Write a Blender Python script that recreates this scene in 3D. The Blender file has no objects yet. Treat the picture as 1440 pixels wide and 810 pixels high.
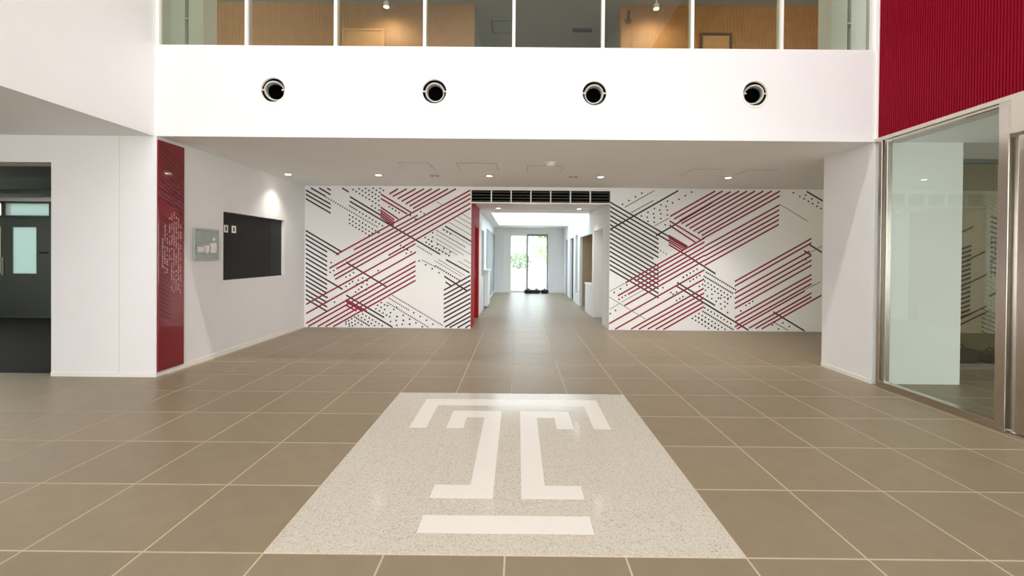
import bpy, bmesh, math, random
from mathutils import Vector, Matrix
random.seed(7)
SC = bpy.context.scene
COL = SC.collection
R = math.radians

# ------------------------------------------------------------------ camera
cd = bpy.data.cameras.new('camera'); cam = bpy.data.objects.new('camera', cd); COL.objects.link(cam)
cd.sensor_width = 36.0; cd.lens = 14.50
cd.shift_x = -0.00465; cd.shift_y = -0.02878
yaw, pitch, roll = -0.002063, -0.007489, 0.008722
cyw, syw, cp, sp, cr, sr = math.cos(yaw), math.sin(yaw), math.cos(pitch), math.sin(pitch), math.cos(roll), math.sin(roll)
fw = Vector((syw*cp, cyw*cp, sp)); r0 = Vector((cyw, -syw, 0)); u0 = r0.cross(fw)
rr = cr*r0 + sr*u0; uu = -sr*r0 + cr*u0
m = Matrix((rr, uu, -fw)).transposed().to_4x4(); m.translation = Vector((0, 0, 1.4895))
cam.matrix_world = m
cd.clip_start = 0.05
SC.camera = cam

# ------------------------------------------------------------------ world, sun, daylight, exposure
SC.view_settings.view_transform = 'Standard'; SC.view_settings.look = 'None'
SC.view_settings.gamma = 1.0; SC.view_settings.exposure = 0.22; SC.view_settings.use_curve_mapping = False
wd = bpy.data.worlds.new('sky'); SC.world = wd; wd.use_nodes = True
nt = wd.node_tree; bg = nt.nodes['Background']
bg.inputs[0].default_value = (0.80, 0.90, 1.0, 1); bg.inputs[1].default_value = 5.8
def light(name, kind, loc, energy, color=(1, 1, 1), aim=None, **kw):
    l = bpy.data.lights.new(name, kind); l.energy = energy; l.color = color
    for k, v in kw.items(): setattr(l, k, v)
    o = bpy.data.objects.new(name, l); COL.objects.link(o); o.location = loc
    if aim: o.rotation_euler = (Vector(aim) - Vector(loc)).to_track_quat('-Z', 'Y').to_euler()
    return o
light('sun', 'SUN', (-6, -20, 11), 5.0, (1, .95, .87), (0, 0, 0), angle=R(0.6))
# daylight through the tall entrance glazing behind the camera, and the glazing of the two side halls
light('facade_daylight', 'AREA', (0, -5.85, 4.05), 585, (.94, .975, 1), (0, 5, 4.05), shape='RECTANGLE', size=8.2, size_y=7.8)
light('vestibule_daylight', 'AREA', (8.6, -5.85, 1.5), 330, (.96, .99, 1), (8.6, 5, 1.5), shape='RECTANGLE', size=7.5, size_y=2.6)
light('hall_daylight', 'AREA', (-8.6, -5.85, 1.5), 150, (1, .98, .95), (-8.6, 5, 1.5), shape='RECTANGLE', size=7.5, size_y=2.6)
for nm, loc, aim, sx, sy in (('door_portal', (.35, 16.9, 1.25), (.35, 10, 1.25), 1.9, 2.5), ('skylight_portal', (.55, 12.95, 3.85), (.55, 12.95, 0), 2.5, 4.5)):
    o = light(nm, 'AREA', loc, 1, aim=aim, shape='RECTANGLE', size=sx, size_y=sy); o.data.cycles.is_portal = True

# ------------------------------------------------------------------ materials
def lin(c):
    f = lambda v: v/12.92 if v <= .04045 else ((v+.055)/1.055)**2.4
    return tuple(f(x/255) for x in c)+(1,)
def mat(name, rgb, rough=.6, metal=0., spec=.5, noise=None, bump=0., tint=0., coat=0., emit=0., bscale=60):
    m = bpy.data.materials.new(name); m.use_nodes = True; n = m.node_tree.nodes; k = m.node_tree.links
    b = n['Principled BSDF']; c = lin(rgb)
    b.inputs['Base Color'].default_value = c; b.inputs['Roughness'].default_value = rough; b.inputs['Metallic'].default_value = metal
    b.inputs['Specular IOR Level'].default_value = spec; b.inputs['Coat Weight'].default_value = coat; b.inputs['Coat Roughness'].default_value = .03
    if emit: b.inputs['Emission Color'].default_value = c; b.inputs['Emission Strength'].default_value = emit
    out = None
    tc = n.new('ShaderNodeTexCoord')
    if noise:
        amt, sc = noise
        nz = n.new('ShaderNodeTexNoise'); nz.inputs['Scale'].default_value = sc; nz.inputs['Detail'].default_value = 6
        k.new(tc.outputs['Object'], nz.inputs['Vector'])
        mr = n.new('ShaderNodeMapRange'); mr.inputs[3].default_value = 1-amt; mr.inputs[4].default_value = 1+amt
        mr.inputs[1].default_value = .25; mr.inputs[2].default_value = .75
        k.new(nz.outputs[0], mr.inputs[0]); out = mr.outputs[0]
    if tint:
        oi = n.new('ShaderNodeObjectInfo'); m2 = n.new('ShaderNodeMapRange'); m2.inputs[3].default_value = 1-tint; m2.inputs[4].default_value = 1+tint
        k.new(oi.outputs['Random'], m2.inputs[0])
        if out:
            mm = n.new('ShaderNodeMath'); mm.operation = 'MULTIPLY'; k.new(out, mm.inputs[0]); k.new(m2.outputs[0], mm.inputs[1]); out = mm.outputs[0]
        else: out = m2.outputs[0]
    if out:
        vm = n.new('ShaderNodeVectorMath'); vm.operation = 'SCALE'; vm.inputs[0].default_value = c[:3]
        k.new(out, vm.inputs['Scale']); k.new(vm.outputs[0], b.inputs['Base Color'])
    if bump:
        nb = n.new('ShaderNodeTexNoise'); nb.inputs['Scale'].default_value = bscale; nb.inputs['Detail'].default_value = 4
        k.new(tc.outputs['Object'], nb.inputs['Vector'])
        bp = n.new('ShaderNodeBump'); bp.inputs['Strength'].default_value = bump; bp.inputs['Distance'].default_value = .002
        k.new(nb.outputs[0], bp.inputs['Height']); k.new(bp.outputs[0], b.inputs['Normal'])
    return m
def glass(name, tint=(.86, .93, .89), gloss=1.0, rough=0.0):
    m = bpy.data.materials.new(name); m.use_nodes = True; n = m.node_tree.nodes; k = m.node_tree.links
    n.remove(n['Principled BSDF'])
    t = n.new('ShaderNodeBsdfTransparent'); t.inputs[0].default_value = (*tint, 1)
    g = n.new('ShaderNodeBsdfGlossy'); g.inputs['Roughness'].default_value = rough; g.inputs[0].default_value = (gloss, gloss, gloss, 1)
    lw = n.new('ShaderNodeLayerWeight'); lw.inputs[0].default_value = .5          # Schlick reflectance, the same from both faces
    pw = n.new('ShaderNodeMath'); pw.operation = 'POWER'; pw.inputs[1].default_value = 5; k.new(lw.outputs['Facing'], pw.inputs[0])
    f = n.new('ShaderNodeMath'); f.operation = 'MULTIPLY_ADD'; f.inputs[1].default_value = .93; f.inputs[2].default_value = .045; k.new(pw.outputs[0], f.inputs[0])
    x = n.new('ShaderNodeMixShader'); k.new(f.outputs[0], x.inputs[0]); k.new(t.outputs[0], x.inputs[1]); k.new(g.outputs[0], x.inputs[2])
    k.new(x.outputs[0], n['Material Output'].inputs[0])
    return m
def frosted(name, c, mixin=.25):
    m = bpy.data.materials.new(name); m.use_nodes = True; n = m.node_tree.nodes; k = m.node_tree.links
    n.remove(n['Principled BSDF'])
    t = n.new('ShaderNodeBsdfTranslucent'); t.inputs[0].default_value = lin(c)
    g = n.new('ShaderNodeBsdfGlossy'); g.inputs['Roughness'].default_value = .3
    x = n.new('ShaderNodeMixShader'); x.inputs[0].default_value = .04; k.new(t.outputs[0], x.inputs[1]); k.new(g.outputs[0], x.inputs[2])
    k.new(x.outputs[0], n['Material Output'].inputs[0])
    return m
WHITE = mat('white_wall_paint', (238, 238, 237), .55, noise=(.012, 3), bump=.05, bscale=140)
CEIL = mat('ceiling_board_paint', (246, 246, 245), .7, noise=(.012, 2))
TRIMW = mat('white_metal_trim', (240, 238, 232), .35)
GROUT = mat('pale_grout', (192, 177, 148), .8, noise=(.05, 30))
TILE = mat('tan_porcelain_tile', (139, 125, 102), .38, spec=.32, noise=(.07, 7), tint=.035, bump=.10, bscale=55)
EMBW = mat('white_emblem_resin', (228, 225, 216), .2, spec=.5)
STEEL = mat('brushed_stainless_steel', (200, 193, 183), .22, 1.0, noise=(.06, 40))
BEIGE = mat('beige_metal_panel', (205, 197, 184), .45)
REDWALL = mat('crimson_ribbed_cladding', (140, 5, 34), .6, spec=.12, noise=(.03, 4))
REDGL = mat('crimson_glass_panel', (126, 20, 34), .06, spec=.6, coat=.4)
REDP = mat('red_corridor_paint', (176, 18, 26), .6, spec=.3)
BLACK = mat('matt_black', (14, 14, 14), .5)
NOZD = mat('dark_duct', (2, 2, 2), .9, spec=.05)
NOZL = mat('nozzle_aluminium', (205, 203, 198), .35)
CHAR = mat('charcoal_shutter', (24, 22, 21), .5, spec=.3, noise=(.06, 5))
DOORG = mat('dark_grey_green_door', (88, 94, 87), .45)
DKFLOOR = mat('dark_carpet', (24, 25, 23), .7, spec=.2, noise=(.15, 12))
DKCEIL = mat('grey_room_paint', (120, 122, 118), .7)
INK = mat('mural_black_ink', (58, 44, 46), .6)
INKR = mat('mural_red_ink', (142, 24, 54), .6)
INKD = mat('mural_maroon_ink', (74, 42, 52), .6)
INKG = mat('mural_grey_ink', (132, 130, 126), .6)
MURW = mat('mural_white_film', (241, 240, 238), .5)
PALE = mat('white_text_film', (210, 170, 172), .5)
WOODP = [mat('slatted_oak', (196, 142, 88), .5, noise=(.12, 6)), mat('oak_door_veneer', (205, 152, 98), .45, noise=(.10, 5))]
GALGREY = mat('gallery_ceiling_paint', (150, 150, 140), .7)
GLASS = glass('clear_green_glass', (.85, .895, .855))
GLASS2 = glass('gallery_glass', (.75, .775, .71), .8)
GLASSD = glass('shade_tinted_glass', (.82, .80, .72))  # tint carries the shade of the unlit space behind the inner screen
GLASSC = glass('door_glass', (.95, .97, .97))
FROST = frosted('frosted_glass_teal', (160, 170, 164))
FROSTW = frosted('frosted_glass_white', (225, 222, 200))
MAPG = mat('etched_map_glass', (168, 182, 178), .12, spec=.5, noise=(.10, 9))
LAMP = mat('lamp_lens', (255, 246, 228), .4, emit=22)
BROWN = mat('beige_brown_paint', (184, 164, 130), .6)
GREYP = mat('cool_grey_paint', (140, 144, 144), .5)
LEAF = mat('leaf_green', (84, 122, 56), .6, tint=.1, noise=(.3, 3))
LEAF2 = mat('leaf_light_green', (120, 152, 84), .6, noise=(.3, 3))
BARK = mat('bark', (86, 74, 60), .8, noise=(.2, 9))
PAVE = mat('pale_paving', (196, 192, 184), .8, noise=(.05, 2))
# speckled terrazzo: pale matrix with grey and tan chips
TERR = mat('pale_speckled_terrazzo', (200, 193, 178), .13, spec=.5)
n = TERR.node_tree.nodes; k = TERR.node_tree.links; b = n['Principled BSDF']
tc = n.new('ShaderNodeTexCoord'); vo = n.new('ShaderNodeTexVoronoi'); vo.inputs['Scale'].default_value = 150
k.new(tc.outputs['Object'], vo.inputs['Vector'])
cr_ = n.new('ShaderNodeValToRGB'); sepc = n.new('ShaderNodeSeparateColor'); k.new(vo.outputs['Color'], sepc.inputs[0]); k.new(sepc.outputs[0], cr_.inputs[0])
e = cr_.color_ramp; e.interpolation = 'CONSTANT'; e.elements[0].position = 0; e.elements[0].color = lin((176, 170, 156))
e.elements[1].position = .12; e.elements[1].color = lin((201, 194, 179))
for p_, c_ in ((.45, (204, 198, 184)), (.7, (195, 188, 173)), (.9, (210, 205, 192))):
    q = e.elements.new(p_); q.color = lin(c_)
k.new(cr_.outputs[0], b.inputs['Base Color'])
# ribs cut light into the crimson cladding: real geometry below, no painted shade

# ------------------------------------------------------------------ mesh helpers
class MB:
    def __init__(s): s.v = []; s.f = []
    def box(s, x0, x1, y0, y1, z0, z1):
        i = len(s.v)
        s.v += [(x0, y0, z0), (x1, y0, z0), (x1, y1, z0), (x0, y1, z0), (x0, y0, z1), (x1, y0, z1), (x1, y1, z1), (x0, y1, z1)]
        s.f += [tuple(i+j for j in q) for q in ((0, 3, 2, 1), (4, 5, 6, 7), (0, 1, 5, 4), (1, 2, 6, 5), (2, 3, 7, 6), (3, 0, 4, 7))]
        return s
    def prism(s, pts, z0, z1):          # counter-clockwise outline in x,y
        i = len(s.v); N = len(pts)
        s.v += [(x, y, z0) for x, y in pts]+[(x, y, z1) for x, y in pts]
        s.f += [tuple(i+N+j for j in range(N)), tuple(i+j for j in reversed(range(N)))]
        s.f += [(i+j, i+(j+1) % N, i+N+(j+1) % N, i+N+j) for j in range(N)]
        return s
    def poly(s, pts):
        i = len(s.v); s.v += pts; s.f.append(tuple(range(i, i+len(pts)))); return s
    def lathe(s, prof, seg=32, M=None):  # profile of (radius, height) turned about Z
        i = len(s.v); N = len(prof)
        for a in range(seg):
            c, t = math.cos(2*math.pi*a/seg), math.sin(2*math.pi*a/seg)
            for r_, h in prof:
                p = Vector((r_*c, r_*t, h)); s.v.append(tuple(M @ p if M else p))
        for a in range(seg):
            b_ = (a+1) % seg
            for j in range(N-1): s.f.append((i+a*N+j, i+b_*N+j, i+b_*N+j+1, i+a*N+j+1))
        return s
    def build(s, name, material, parent=None, smooth=False, loc=None):
        me = bpy.data.meshes.new(name); me.from_pydata(s.v, [], s.f); me.update()
        bm = bmesh.new(); bm.from_mesh(me); bmesh.ops.recalc_face_normals(bm, faces=bm.faces); bm.to_mesh(me); bm.free()
        if smooth:
            for p in me.polygons: p.use_smooth = True
            me.set_sharp_from_angle(angle=R(40))
        me.materials.append(material)
        o = bpy.data.objects.new(name, me); COL.objects.link(o)
        if parent: o.parent = parent
        if loc: o.location = loc
        return o
def bevel(o, w=.004, seg=2):
    md = o.modifiers.new('edge', 'BEVEL'); md.width = w; md.segments = seg; md.limit_method = 'ANGLE'; return o
def thing(name, label, cat, loc=(0, 0, 0), group=None):
    o = bpy.data.objects.new(name, None); COL.objects.link(o); o.location = loc; o.empty_display_size = .1
    o['label'] = label; o['category'] = cat
    if group: o['group'] = group
    return o
def struct(o, label=None):
    o['kind'] = 'structure'
    if label: o['label'] = label
    return o
def sempty(name, label=None):
    o = bpy.data.objects.new(name, None); COL.objects.link(o); return struct(o, label)
def copy_tree(o, parent=None):
    c = o.copy(); COL.objects.link(c)
    if parent: c.parent = parent
    for ch in list(o.children): copy_tree(ch, c)
    return c
def wall_x(mb, x0, x1, y0, y1, z0, z1, holes=()):   # a wall running along Y, holes = (ya, yb, za, zb)
    y = y0
    for ya, yb, za, zb in sorted(holes):
        if ya > y: mb.box(x0, x1, y, ya, z0, z1)
        if za > z0: mb.box(x0, x1, ya, yb, z0, za)
        if zb < z1: mb.box(x0, x1, ya, yb, zb, z1)
        y = yb
    if y < y1: mb.box(x0, x1, y, y1, z0, z1)
    return mb
def wall_y(mb, y0, y1, x0, x1, z0, z1, holes=()):   # a wall running along X, holes = (xa, xb, za, zb)
    x = x0
    for xa, xb, za, zb in sorted(holes):
        if xa > x: mb.box(x, xa, y0, y1, z0, z1)
        if za > z0: mb.box(xa, xb, y0, y1, z0, za)
        if zb < z1: mb.box(xa, xb, y0, y1, zb, z1)
        x = xb
    if x < x1: mb.box(x, x1, y0, y1, z0, z1)
    return mb

# mural strokes in metres on the wall: colour -> (x0, z0, x1, z1); then dots (x, z, radius)
MURAL = [
 ({'k':[(-4.282,2.769,-3.779,2.49),(-4.281,2.686,-3.778,2.405),(-4.281,2.597,-3.778,2.31),(-4.179,2.814,-3.877,2.645),(-4.011,2.815,-3.78,2.681),(-3.851,2.811,-3.78,2.773),(-3.55,2.819,-3.417,2.741),(-3.39,2.644,-2.776,2.281),(-3.398,2.555,-2.63,2.111),(-2.63,2.111,-1.562,1.5),(-1.469,2.067,-0.935,1.762),(-1.446,1.394,-0.966,1.132),(-3.462,1.323,-2.643,0.834),(-3.458,0.658,-2.683,0.212),(-3.458,0.564,-2.483,0.001),(-1.479,1.057,-1.007,0.76),(-1.452,0.942,-1.336,0.863),(-4.28,1.955,-3.545,1.528),(-4.28,1.866,-3.603,1.472),(-4.28,1.778,-3.844,1.525),(-4.279,1.681,-3.844,1.428),(-4.279,1.586,-3.843,1.333),(-4.278,1.494,-3.843,1.241),(-4.278,1.402,-3.842,1.149),(-4.277,1.307,-3.842,1.054),(-4.277,1.21,-3.527,0.774),(-4.276,1.121,-3.841,0.868),(-4.276,1.031,-3.84,0.778),(-4.275,0.944,-3.84,0.691),(-4.275,0.855,-3.839,0.602),(-4.275,0.757,-3.839,0.504),(-4.274,0.668,-3.838,0.415),(-4.274,0.579,-3.838,0.325)],'d':[(-1.486,0.773,-0.947,1.076),(-1.485,0.675,-0.947,0.978),(-1.485,0.587,-0.946,0.89),(-1.484,0.498,-0.945,0.801),(-1.483,0.4,-0.945,0.703),(-1.482,0.312,-0.944,0.615),(-1.482,0.223,-0.943,0.526),(-1.481,0.131,-0.942,0.434),(-1.454,0.031,-0.942,0.338),(-1.365,0.02,-0.941,0.254),(-1.214,0.012,-0.94,0.171),(-1.054,0.014,-0.94,0.08)],'g':[(-1.125,2.318,-0.939,2.21),(-1.214,2.264,-0.938,2.107),(-1.293,2.21,-0.937,2.005),(-1.39,2.148,-0.936,1.886),(-1.531,2.031,-0.935,1.683),(-1.654,1.907,-0.942,1.497),(-1.653,1.818,-1.084,1.486),(-1.652,1.738,-1.208,1.485),(-1.652,1.641,-1.385,1.484),(-1.597,1.393,-1.063,1.075),(-1.668,1.365,-1.125,1.051),(-1.207,1.369,-0.931,1.212),(-1.083,1.397,-0.932,1.31),(-1.641,2.561,-1.534,2.5)],'r':[(-2.598,2.703,-2.422,2.811),(-2.527,2.655,-2.245,2.812),(-2.429,2.608,-2.067,2.814),(-2.349,2.559,-1.899,2.815),(-2.269,2.506,-1.74,2.817),(-2.189,2.463,-1.581,2.818),(-2.118,2.416,-1.413,2.819),(-3.667,1.473,-1.253,2.821),(-3.304,1.573,-2.02,2.284),(-3.798,1.196,-0.961,2.797),(-3.656,1.188,-0.96,2.717),(-3.709,1.046,-0.96,2.629),(-3.682,0.975,-0.959,2.532),(-2.608,1.464,-0.958,2.434),(-4.265,0.464,-2.06,1.708),(-4.264,0.278,-2.05,1.54),(-4.263,0.082,-2.057,1.353),(-4.263,-0.007,-2.057,1.261),(-4.067,-0.005,-2.056,1.163),(-3.907,-0.003,-2.055,1.066),(-3.748,-0.002,-2.055,0.97),(-2.77,2.702,-2.153,2.336),(-2.769,2.614,-2.232,2.305),(-2.776,2.339,-2.497,2.138),(-2.776,2.295,-2.497,2.094),(-2.776,2.251,-2.505,2.059),(-2.777,2.384,-2.488,2.183),(-2.768,2.437,-2.409,2.201),(-3.458,0.569,-3.03,0.333),(-3.457,0.525,-3.119,0.332),(-3.457,0.454,-3.243,0.34)]},
  [(-3.328,2.786,0.013),(-3.263,2.747,0.013),(-3.197,2.708,0.013),(-3.131,2.67,0.013),(-3.065,2.631,0.013),(-2.999,2.592,0.013),(-2.934,2.553,0.013),(-2.868,2.515,0.013),(-2.802,2.476,0.013),(-3.204,2.804,0.013),(-3.139,2.766,0.013),(-3.073,2.727,0.013),(-3.007,2.688,0.013),(-2.941,2.65,0.013),(-2.876,2.611,0.013),(-2.81,2.572,0.013),(-3.072,2.811,0.013),(-3.006,2.772,0.013),(-2.94,2.733,0.013),(-2.874,2.695,0.013),(-2.809,2.656,0.013),(-2.921,2.816,0.013),(-2.855,2.777,0.013),(-2.79,2.738,0.013),(-2.946,2.462,0.013),(-2.874,2.42,0.013),(-2.803,2.378,0.013),(-3.397,2.461,0.01),(-3.373,2.447,0.01),(-3.348,2.432,0.01),(-3.323,2.418,0.01),(-3.298,2.403,0.01),(-3.273,2.388,0.01),(-3.248,2.374,0.01),(-3.193,2.336,0.013),(-3.127,2.297,0.013),(-3.061,2.258,0.013),(-2.995,2.22,0.013),(-2.93,2.181,0.013),(-2.864,2.142,0.013),(-2.798,2.103,0.013),(-2.732,2.065,0.013),(-3.859,2.622,0.011),(-3.813,2.596,0.011),(-3.767,2.57,0.011),(-3.72,2.543,0.011),(-3.674,2.517,0.011),(-3.628,2.491,0.011),(-3.582,2.464,0.011),(-3.536,2.438,0.011),(-3.489,2.412,0.011),(-3.443,2.385,0.011),(-3.397,2.359,0.011),(-3.351,2.333,0.011),(-3.304,2.307,0.011),(-3.258,2.28,0.011),(-3.212,2.254,0.011),(-3.166,2.228,0.011),(-3.119,2.201,0.011),(-3.073,2.175,0.011),(-3.027,2.149,0.011),(-2.981,2.123,0.011),(-2.934,2.096,0.011),(-2.888,2.07,0.011),(-2.842,2.044,0.011),(-3.396,2.272,0.013),(-3.331,2.233,0.013),(-3.265,2.195,0.013),(-3.199,2.156,0.013),(-3.133,2.117,0.013),(-3.067,2.078,0.013),(-3.001,2.04,0.013),(-2.936,2.001,0.013),(-2.87,1.962,0.013),(-2.804,1.924,0.013),(-3.396,2.184,0.013),(-3.33,2.145,0.013),(-3.264,2.106,0.013),(-3.198,2.067,0.013),(-3.133,2.029,0.013),(-3.067,1.99,0.013),(-3.001,1.951,0.013),(-2.935,1.912,0.013),(-3.395,2.104,0.013),(-3.33,2.065,0.013),(-3.264,2.027,0.013),(-3.198,1.988,0.013),(-3.132,1.949,0.013),(-3.066,1.91,0.013),(-3.0,1.872,0.013),(-2.779,2.817,0.013),(-2.714,2.778,0.013),(-3.207,0.243,0.013),(-3.141,0.204,0.013),(-3.075,0.165,0.013),(-3.009,0.126,0.013),(-2.943,0.087,0.013),(-2.878,0.049,0.013),(-3.278,0.216,0.013),(-3.242,0.195,0.013),(-3.207,0.174,0.013),(-3.171,0.153,0.013),(-3.136,0.132,0.013),(-3.1,0.111,0.013),(-3.064,0.09,0.013),(-3.029,0.069,0.013),(-2.993,0.048,0.013),(-2.957,0.027,0.013),(-3.34,0.179,0.013),(-3.274,0.141,0.013),(-3.208,0.102,0.013),(-3.142,0.063,0.013),(-3.076,0.024,0.013),(-3.402,0.143,0.013),(-3.336,0.105,0.013),(-3.27,0.066,0.013),(-3.204,0.027,0.013),(-3.455,0.116,0.013),(-3.389,0.077,0.013),(-3.323,0.039,0.013),(-3.455,0.072,0.013),(-3.389,0.033,0.013),(-3.119,0.279,0.013),(-3.053,0.24,0.013),(-2.987,0.201,0.013),(-2.921,0.163,0.013),(-2.855,0.124,0.013),(-2.789,0.085,0.013),(-2.723,0.046,0.013),(-2.818,0.459,0.013),(-2.747,0.417,0.013),(-2.675,0.375,0.013),(-2.853,0.388,0.013),(-2.782,0.346,0.013),(-2.71,0.304,0.013),(-2.639,0.262,0.013),(-2.747,0.513,0.013),(-2.676,0.471,0.013),(-2.514,0.657,0.01),(-2.478,0.636,0.01),(-2.443,0.615,0.01),(-2.407,0.594,0.01),(-2.371,0.573,0.01),(-2.336,0.553,0.01),(-2.3,0.532,0.01),(-2.265,0.511,0.01),(-2.229,0.49,0.01),(-2.193,0.469,0.01),(-2.158,0.448,0.01),(-2.122,0.427,0.01),(-2.086,0.406,0.01),(-2.051,0.385,0.01),(-2.015,0.364,0.01),(-1.979,0.343,0.01),(-1.944,0.322,0.01),(-1.908,0.301,0.01),(-1.873,0.28,0.01),(-1.837,0.259,0.01),(-1.801,0.238,0.01),(-1.766,0.217,0.01),(-1.73,0.196,0.01),(-1.694,0.175,0.01),(-1.659,0.154,0.01),(-1.623,0.133,0.01),(-1.587,0.112,0.01),(-1.552,0.091,0.01),(-1.516,0.07,0.01),(-2.585,0.604,0.01),(-2.549,0.582,0.01),(-2.513,0.561,0.01),(-2.478,0.54,0.01),(-2.442,0.518,0.01),(-2.406,0.497,0.01),(-2.371,0.476,0.01),(-2.335,0.454,0.01),(-2.3,0.433,0.01),(-2.264,0.412,0.01),(-2.228,0.39,0.01),(-2.193,0.369,0.01),(-2.619,0.514,0.01),(-2.584,0.493,0.01),(-2.548,0.473,0.01),(-2.513,0.452,0.01),(-2.477,0.431,0.01),(-2.441,0.41,0.01),(-2.406,0.389,0.01),(-2.37,0.368,0.01),(-2.334,0.347,0.01),(-2.299,0.326,0.01),(-2.263,0.305,0.01),(-2.228,0.284,0.01),(-2.192,0.263,0.01),(-2.156,0.242,0.01),(-2.121,0.221,0.01),(-2.085,0.2,0.01),(-2.049,0.179,0.01),(-2.014,0.158,0.01),(-1.978,0.137,0.01),(-1.942,0.116,0.01),(-1.907,0.095,0.01),(-1.871,0.074,0.01),(-1.835,0.053,0.01),(-1.8,0.032,0.01),(-1.764,0.011,0.01),(-2.619,0.452,0.013),(-2.491,0.377,0.013),(-2.556,0.311,0.013),(-2.428,0.235,0.013),(-2.299,0.16,0.013),(-2.171,0.084,0.013),(-2.573,0.231,0.013),(-2.445,0.155,0.013),(-2.317,0.08,0.013),(-2.555,0.133,0.013),(-2.427,0.058,0.013),(-2.086,0.315,0.013),(-1.957,0.24,0.013),(-1.829,0.164,0.013),(-1.701,0.088,0.013),(-2.433,0.419,0.013),(-2.298,0.26,0.013),(-2.17,0.184,0.013),(-2.042,0.109,0.013),(-1.913,0.033,0.013),(-2.422,0.232,0.013),(-2.294,0.157,0.013),(-2.166,0.081,0.013),(-3.46,1.022,0.013),(-3.381,1.058,0.013),(-3.31,1.112,0.013),(-3.459,0.835,0.013),(-3.388,0.889,0.013),(-3.327,0.934,0.013),(-3.238,0.882,0.013),(-3.149,0.829,0.013),(-3.211,0.962,0.013),(-3.122,0.909,0.013),(-3.123,1.007,0.013),(-3.034,0.954,0.013),(-3.263,0.722,0.013),(-3.201,0.775,0.013),(-3.14,0.82,0.013),(-3.051,0.768,0.013),(-3.78,1.116,0.013),(-3.709,1.152,0.013),(-3.763,1.312,0.013),(-3.84,0.61,0.013),(-3.688,0.514,0.013),(-2.813,1.16,0.013),(-3.033,0.875,0.013),(-2.015,1.655,0.01),(-1.976,1.632,0.01),(-1.937,1.609,0.01),(-1.898,1.586,0.01),(-1.859,1.563,0.01),(-1.819,1.54,0.01),(-1.78,1.517,0.01),(-1.741,1.494,0.01),(-1.637,1.977,0.01),(-1.601,1.957,0.01),(-1.565,1.937,0.01),(-1.53,1.917,0.01),(-1.494,1.897,0.01),(-1.459,1.876,0.01),(-1.423,1.856,0.01),(-1.387,1.836,0.01),(-1.352,1.816,0.01),(-1.316,1.795,0.01),(-1.281,1.775,0.01),(-1.245,1.755,0.01),(-1.21,1.735,0.01),(-1.174,1.714,0.01),(-1.138,1.694,0.01),(-1.103,1.674,0.01),(-1.067,1.654,0.01),(-1.866,1.834,0.013),(-1.8,1.795,0.013),(-1.734,1.756,0.013),(-1.847,1.737,0.013),(-1.782,1.698,0.013),(-1.716,1.659,0.013),(-1.65,1.62,0.013),(-1.584,1.582,0.013),(-1.716,1.933,0.013),(-1.715,1.844,0.013),(-1.741,1.764,0.013),(-1.495,1.988,0.013),(-1.429,1.949,0.013),(-1.363,1.91,0.013),(-1.617,1.694,0.013),(-1.489,1.619,0.013),(-1.36,1.544,0.013),(-1.581,1.588,0.013),(-1.515,1.55,0.013),(-1.449,1.511,0.013),(-1.383,1.472,0.013),(-1.732,1.658,0.013),(-2.361,1.67,0.013),(-2.295,1.631,0.013),(-2.229,1.593,0.013),(-2.219,1.583,0.013),(-2.153,1.544,0.013),(-2.596,2.447,0.013),(-2.531,2.408,0.013),(-2.465,2.37,0.013),(-2.399,2.331,0.013),(-2.245,1.512,0.013),(-2.17,2.274,0.013),(-2.104,2.235,0.013),(-2.038,2.196,0.013),(-2.063,2.204,0.013),(-1.958,2.355,0.013),(-1.892,2.316,0.013),(-1.987,1.363,0.013),(-1.853,1.284,0.013),(-1.72,1.205,0.013),(-1.586,1.127,0.013),(-1.916,1.372,0.009),(-1.88,1.355,0.009),(-1.845,1.337,0.009),(-1.809,1.32,0.009),(-1.773,1.302,0.009),(-1.738,1.285,0.009),(-1.702,1.268,0.009),(-1.667,1.25,0.009),(-1.649,1.259,0.013),(-1.606,1.234,0.013),(-1.564,1.209,0.013),(-1.521,1.184,0.013),(-1.478,1.159,0.013),(-1.435,1.133,0.013),(-1.393,1.108,0.013),(-1.35,1.083,0.013),(-1.307,1.058,0.013),(-1.264,1.033,0.013),(-1.222,1.008,0.013),(-1.179,0.983,0.013)]),
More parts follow.
